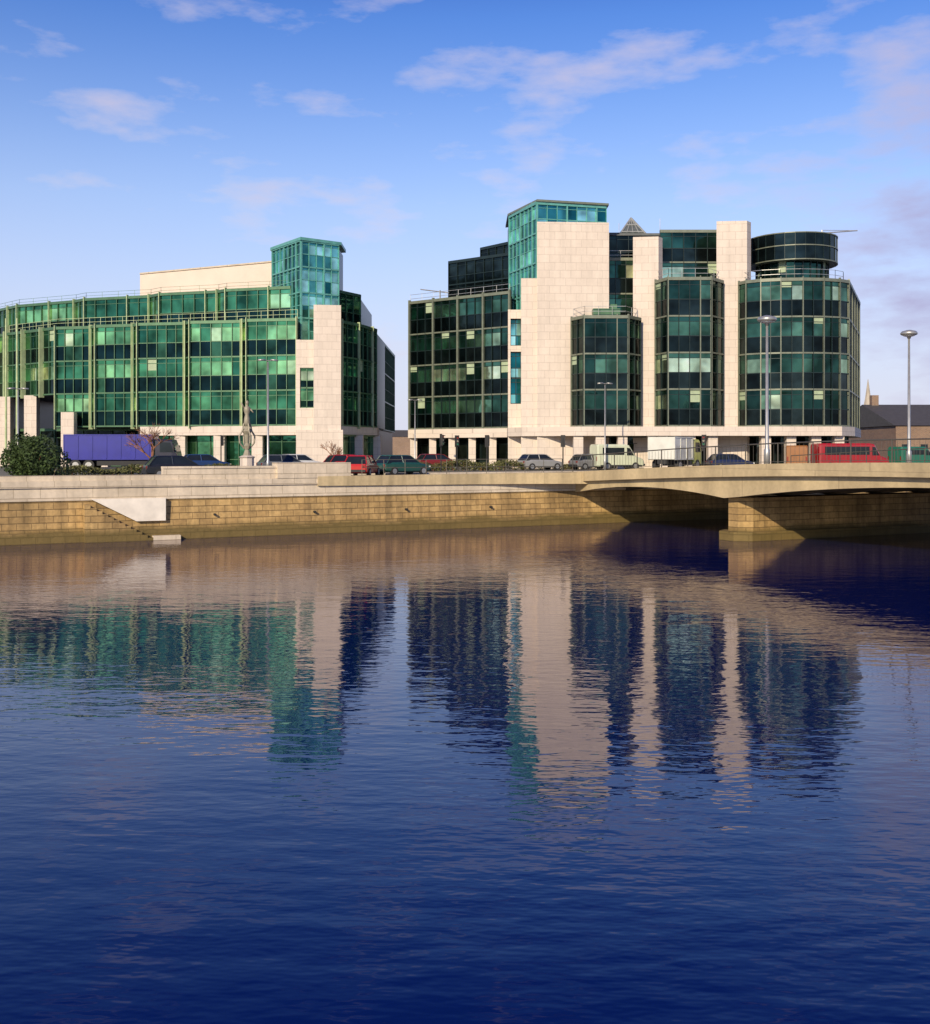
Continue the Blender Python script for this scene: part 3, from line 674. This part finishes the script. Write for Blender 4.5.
def lorry(name, cabcol, boxcol, x, y, z, rot, ln=9.0, bh=2.7, rib='steel'):
    T = Thing(name); mc = carpaint(name+'_cab_paint', cabcol); mb = carpaint(name+'_body_paint', boxcol); hl = ln/2
    bx = T.p('cargo_body', mb); bx.box(-hl, hl-2.1, -1.22, 1.22, 1.0, 1.0+bh)
    tr = T.p('body_ribs', mb if rib == 'body' else rib)
    k = 0
    while -hl+k*1.2 < hl-2.2:
        xx = -hl+k*1.2+0.03
        for s_ in (-1, 1): tr.obox((xx, s_*1.235), (1, 0), .06, .05, 1.0, 1.0+bh)
        k += 1
    for s_ in (-1, 1): tr.box(-hl, hl-2.1, min(s_*1.22, s_*1.26), max(s_*1.22, s_*1.26), .95, 1.08); tr.box(-hl, hl-2.1, min(s_*1.22, s_*1.26), max(s_*1.22, s_*1.26), bh+.92, bh+1.03)
    T.p('cab', mc).loft([sect(hl-1.9, 1.15, .55, 2.75, .12), sect(hl-.5, 1.15, .5, 2.7, .12), sect(hl-.1, 1.13, .5, 1.7, .12), sect(hl, 1.08, .5, 1.2, .12)])
    gw = T.p('window_panes', 'carglass')
    gw.face([(hl-.47, -1.0, 2.55), (hl-.47, 1.0, 2.55), (hl-.09, 1.02, 1.68), (hl-.09, -1.02, 1.68)])
    for s_ in (-1, 1):
        gw.face([(hl-1.5, s_*1.165, 1.6), (hl-.35, s_*1.165, 1.6), (hl-.6, s_*1.165, 2.45), (hl-1.5, s_*1.165, 2.45)])
        T.p('headlamps', 'lens_w').obox((hl, s_*.8), (1, 0), .08, .3, .65, .85)
        T.p('mirrors', 'black').obox((hl-.3, s_*1.35), (1, 0), .08, .2, 1.7, 2.2)
    T.p('chassis', 'black').box(-hl+.1, hl-.4, -.45, .45, .6, .98)
    T.p('side_guards', 'black').box(-hl+2.8, hl-2.3, -1.2, 1.2, .45, .85)
    wheels(T, (-hl+1.0, -hl+2.1, hl-1.1) if ln > 7.5 else (-hl+1.2, hl-1.1), 1.2, .48, .3)
    T.build((x, y, z), rot, local=True)
A = ANG
def at(b, d): c = P(b, d); return c[0], c[1], GZ+0.01
car('red_car', (0.50, 0.015, 0.01), *at(362, 73), A+math.radians(55))
car('dark_red_car', (0.35, 0.02, 0.015), *at(350, 84), A)
car('green_car', (0.015, 0.08, 0.06), *at(402, 77.0), A+math.radians(14))
car('black_car', (0.015, 0.017, 0.02), *at(178, 68), A)
car('blue_car', (0.02, 0.05, 0.15), *at(205, 90), A)
car('white_car', (0.6, 0.6, 0.58), *at(300, 92), A)
car('grey_car', (0.12, 0.13, 0.14), *at(285, 84), A)
car('grey_car', (0.18, 0.18, 0.18), *at(592, 98), A)
car('dark_red_car', (0.2, 0.02, 0.02), *at(438, 98), A)
car('grey_car', (0.3, 0.3, 0.29), *at(540, 97), A)
car('blue_car', (0.02, 0.03, 0.08), *at(730, 98), 0.2)
van('white_van', (0.62, 0.66, 0.48), *at(617, 98), A-0.2, 4.6, 2.3)
lorry('box_lorry', (0.6, 0.6, 0.15), (0.68, 0.68, 0.60), *at(676, 94), A+math.radians(28), 6.0, 1.9, 'body')
van('red_van', (0.36, 0.015, 0.02), *at(850, 99), math.radians(8), 6.8, 2.4)
van('orange_van', (0.30, 0.12, 0.03), *at(797, 98.5), A+0.8, 4.4, 2.2)
van('green_van', (0.02, 0.16, 0.10), *at(914, 102), math.radians(20), 4.6, 2.1)
lorry('blue_lorry', (0.02, 0.02, 0.04), (0.022, 0.022, 0.28), *at(124, 94), math.radians(4), 9.6, 2.1, 'body')

# ------------------------------------------------------------------ vegetation
def shrub(name, c, rx, ry, rz, z, n, mat, s=0.09):
    T = Thing(name); lf = T.p('leaves', mat)
    lumps = [(R.uniform(-.6, .6)*rx, R.uniform(-.6, .6)*ry, R.uniform(.25, .75)*rz, R.uniform(.35, .6)) for _ in range(12)]
    for i in range(n):
        l = R.choice(lumps); v = Vector((R.gauss(0, 1), R.gauss(0, 1), R.gauss(0, 1))).normalized()*R.uniform(.75, 1.05)
        p = Vector((l[0]+v.x*rx*l[3], l[1]+v.y*ry*l[3], max(0.02, l[2]+v.z*rz*l[3])))
        a = Vector((R.gauss(0, 1), R.gauss(0, 1), R.gauss(0, 1))).normalized(); b_ = a.orthogonal().normalized(); sz = s*R.uniform(.6, 1.4)
        lf.face([p+a*sz, p+b_*sz*.5, p-a*sz, p-b_*sz*.5])
    st_ = T.p('stems', 'bark')
    for l in lumps: st_.cyl((l[0]*.2, l[1]*.2, 0), (l[0], l[1], l[2]), .04, .015, 5)
    T.build((c[0], c[1], z), 0, local=True)
shrub('evergreen_shrub', P(32, 63), 1.9, 1.3, 2.25, GZ, 8500, 'leaf')
def hedge(name, pts, h, w, n, mat):
    T = Thing(name); lf = T.p('leaves', mat); cr = T.p('stems', 'bark')
    for i in range(n):
        k = R.randrange(len(pts)-1); t = R.random(); a, b_ = pts[k], pts[k+1]
        hh = h*(0.75+0.25*math.sin(t*9+k)+R.uniform(-.1, .1))
        p = Vector((a[0]+(b_[0]-a[0])*t+R.uniform(-w, w), a[1]+(b_[1]-a[1])*t+R.uniform(-w, w), GZ+R.random()**.6*hh))
        u_ = Vector((R.gauss(0, 1), R.gauss(0, 1), R.gauss(0, 1))).normalized(); v_ = u_.orthogonal().normalized(); s = R.uniform(.06, .13)
        lf.face([p+u_*s, p+v_*s*.5, p-u_*s, p-v_*s*.5])
        if i % 60 == 0: cr.cyl((p.x, p.y, GZ), tuple(p), .02, .01, 4)
    T.build((0, 0, 0))
hedge('hedge', [P(400, 90), P(460, 93), P(522, 96)], 0.9, 0.6, 4000, 'hedge')
hedge('hedge', [P(60, 74), P(150, 80), P(240, 88)], 0.7, 0.5, 4000, 'hedge')
hedge('hedge', [P(525, 100), P(600, 100.5)], 0.8, 0.5, 2000, 'hedge')
def bare_tree(c, h, z):
    T = Thing('bare_tree'); pt = T.p('trunk_and_branches', 'bark')
    def br(p, d, l, r, dep):
        e = p+d*l; pt.cyl(p, e, r, r*.7, 5 if dep > 2 else 3, cap=False)
        if dep == 0: return
        for k in range(3 if dep > 1 else 4):
            nd = (d+Vector((R.gauss(0, .6), R.gauss(0, .6), R.uniform(-.05, .3)))).normalized()
            br(p+d*l*R.uniform(.6, 1), nd, l*R.uniform(.68, .84), r*.62, dep-1)
    br(Vector((0, 0, 0)), Vector((0, 0, 1)), h*.27, .11, 5)
    T.build((c[0], c[1], z), 0, local=True, single=True)
bare_tree(P(152, 80), 4.8, GZ); bare_tree(P(330, 100), 3.6, GZ)

# ------------------------------------------------------------------ distance
T = Thing('church_spire')
c = P(868, 360); s_ = T.p('tower', 'spire'); s_.obox(c, (1, 0), 4.0, 4.0, GZ, 16); s_.obox(c, (1, 0), 4.4, 4.4, 16, 16.6)
T.p('spire', 'spire').lathe((c[0], c[1], 16.6), [(2.2, 0), (1.0, 5.5), (0.08, 12)], 8)
for sx in (-1, 1):
    T.p('pinnacles', 'spire').lathe((c[0]+sx*1.9, c[1]-1.9, 16.6), [(0.45, 0), (0.4, 1.5), (0.02, 3.4)], 6)
    T.p('belfry_openings', 'dark').obox((c[0]+sx*0.9, c[1]-2.02), (1, 0), 0.8, 0.1, 12, 15)
T.build((*c, GZ))
def gable(name, b0, b1, d, ze, zr, dep, wallm='brick', roofm='slate', wins=True):
    T = Thing(name); a, b_ = P(b0, d), P(b1, d); x0, x1 = a[0], b_[0]
    T.p('walls', wallm).box(x0, x1, d, d+dep, GZ, ze)
    T.p('roof', roofm).loft([[(x0-.3, d-.3, ze), (x0-.3, d+dep+.3, ze), (x0-.3, d+dep/2, zr)], [(x1+.3, d-.3, ze), (x1+.3, d+dep+.3, ze), (x1+.3, d+dep/2, zr)]])
    if wins:
        nw = max(2, int((x1-x0)/2.6)); nfl = max(1, int((ze-GZ)/3.2))
        for i in range(nw):
            for j in range(nfl):
                x = x0+(i+.5)*(x1-x0)/nw; z = GZ+1+j*3.2
                T.p('window_panes', 'carglass').box(x-.5, x+.5, d-.03, d+.05, z, z+1.6); T.p('sills', 'coping').box(x-.6, x+.6, d-.1, d+.05, z-.15, z)
    T.p('chimney', wallm).box(x0+1, x0+2, d+dep/2-.5, d+dep/2+.5, ze, zr+1.4)
    T.build((x0, d, GZ))
gable('brick_warehouse', 896, 990, 150, 8.4, 11.8, 24, 'brick', 'slate')
gable('brick_house', 858, 884, 230, 8.0, 10.6, 10)
gable('brick_house', 878, 902, 190, 7.4, 9.6, 9, 'coping')
T = Thing('distant_city'); dcw = T.p('blocks', 'brick'); dcr = T.p('roofs', 'slate')
for i in range(90):
    b_ = -500+i*22+R.uniform(-6, 6); d = R.uniform(330, 620); c = P(b_, d); w_ = R.uniform(8, 22); h = R.uniform(5, 10)
    dcw.obox(c, (1, 0), w_, 12, GZ, GZ+h)
    x0, x1 = c[0]-w_/2, c[0]+w_/2
    dcr.loft([[(x0, d-6.2, GZ+h), (x0, d+6.2, GZ+h), (x0, d, GZ+h+2.5)], [(x1, d-6.2, GZ+h), (x1, d+6.2, GZ+h), (x1, d, GZ+h+2.5)]])
T.build((0, 400, 0))

# ------------------------------------------------------------------ light
SD = Vector((-0.34, -0.85, 0)).normalized(); EL = math.radians(25)
sd = Vector((SD.x*math.cos(EL), SD.y*math.cos(EL), math.sin(EL)))
sun = bpy.data.lights.new('sun', 'SUN'); sun.energy = 4.9; sun.angle = math.radians(0.5); sun.color = (1.0, 0.84, 0.60)
so = bpy.data.objects.new('sun', sun); coll.objects.link(so); so.rotation_euler = sd.to_track_quat('Z', 'Y').to_euler(); so.location = (-40, -60, 60)

wd = bpy.data.worlds.new('World'); scene.world = wd; wd.use_nodes = True; nt = wd.node_tree
bg = nt.nodes['Background']; bg.inputs['Strength'].default_value = 0.1
sky = N(nt, 'ShaderNodeTexSky'); sky.sky_type = 'NISHITA'; sky.sun_disc = False
sky.sun_elevation = EL; sky.sun_rotation = math.atan2(SD.x, SD.y) % (2*math.pi)
sky.air_density = 1.0; sky.dust_density = 0.4; sky.ozone_density = 3.0
tc = N(nt, 'ShaderNodeTexCoord'); sp = N(nt, 'ShaderNodeSeparateXYZ'); L(nt, tc.outputs['Generated'], sp.inputs[0])
az = math_(nt, 'ARCTAN2', sp.outputs[0], sp.outputs[1]); el = math_(nt, 'ARCSINE', sp.outputs[2])
def blob(a0, e0, sa, se, k=1.0):
    x = math_(nt, 'DIVIDE', math_(nt, 'SUBTRACT', az, a0), sa); y = math_(nt, 'DIVIDE', math_(nt, 'SUBTRACT', el, e0), se)
    r2 = math_(nt, 'ADD', math_(nt, 'MULTIPLY', x, x), math_(nt, 'MULTIPLY', y, y))
    return math_(nt, 'MULTIPLY', math_(nt, 'EXPONENT', math_(nt, 'MULTIPLY', r2, -1.0)), k)
cb = N(nt, 'ShaderNodeCombineXYZ'); L(nt, math_(nt, 'MULTIPLY', az, 4.5), cb.inputs[0]); L(nt, math_(nt, 'MULTIPLY', el, 13.0), cb.inputs[1]); cb.inputs[2].default_value = 3.7
cn = N(nt, 'ShaderNodeTexNoise'); cn.inputs['Scale'].default_value = 1.9; cn.inputs['Detail'].default_value = 6; cn.inputs['Roughness'].default_value = 0.58; L(nt, cb.outputs[0], cn.inputs['Vector'])
bl = None
for a_ in ((0.10, 0.325, 0.12, 0.03), (0.43, 0.29, 0.13, 0.08, 1.3), (-0.33, 0.295, 0.09, 0.02, 0.8), (0.46, 0.16, 0.15, 0.11, 1.6), (-0.1, 0.22, 0.12, 0.03, 0.8), (0.26, 0.25, 0.12, 0.02, 0.8), (-0.30, 0.385, 0.05, 0.02, 0.5)):
    v = blob(*a_); bl = v if bl is None else math_(nt, 'MAXIMUM', bl, v)
dens = math_(nt, 'ADD', cn.outputs['Fac'], math_(nt, 'MULTIPLY', bl, 0.19))
cr = ramp(nt, dens, [(0.57, (0, 0, 0)), (0.88, (0.8, 0.8, 0.8))])
# haze towards the horizon
elp = math_(nt, 'MAXIMUM', el, 0.0)
e2 = math_(nt, 'DIVIDE', elp, 0.225); hz = math_(nt, 'MULTIPLY', math_(nt, 'EXPONENT', math_(nt, 'MULTIPLY', math_(nt, 'MULTIPLY', e2, e2), -1.0)), 0.92)
deep = ramp(nt, elp, [(0.22, (1.05, 1.35, 1.75)), (0.38, (0.50, 0.95, 1.65)), (0.50, (0.14, 0.34, 1.15))])
skyt = mixc(nt, 1.0, sky.outputs[0], deep.outputs[0], 'MULTIPLY')
c1 = mixc(nt, hz, skyt, (7.2, 7.1, 8.5))
cc = ramp(nt, dens, [(0.6, (8.0, 7.2, 7.9)), (0.9, (6.6, 5.8, 7.2))])
cc2 = mixc(nt, blob(0.46, 0.15, 0.18, 0.16), cc.outputs[0], (3.8, 3.5, 5.9))
c2 = mixc(nt, cr.outputs[0], c1, cc2)
L(nt, c2, bg.inputs['Color'])

# ------------------------------------------------------------------ camera
cam = bpy.data.cameras.new('camera'); co = bpy.data.objects.new('camera', cam); coll.objects.link(co)
co.location = (0, 0, 5.0); co.rotation_euler = (math.radians(90), 0, 0)
cam.sensor_fit = 'AUTO'; cam.sensor_width = 36; cam.lens = 36*1080/1024; cam.shift_y = -62/1024; cam.clip_end = 12000; cam.clip_start = 0.1
scene.camera = co
scene.view_settings.view_transform = 'Standard'; scene.view_settings.look = 'None'; scene.view_settings.exposure = 0
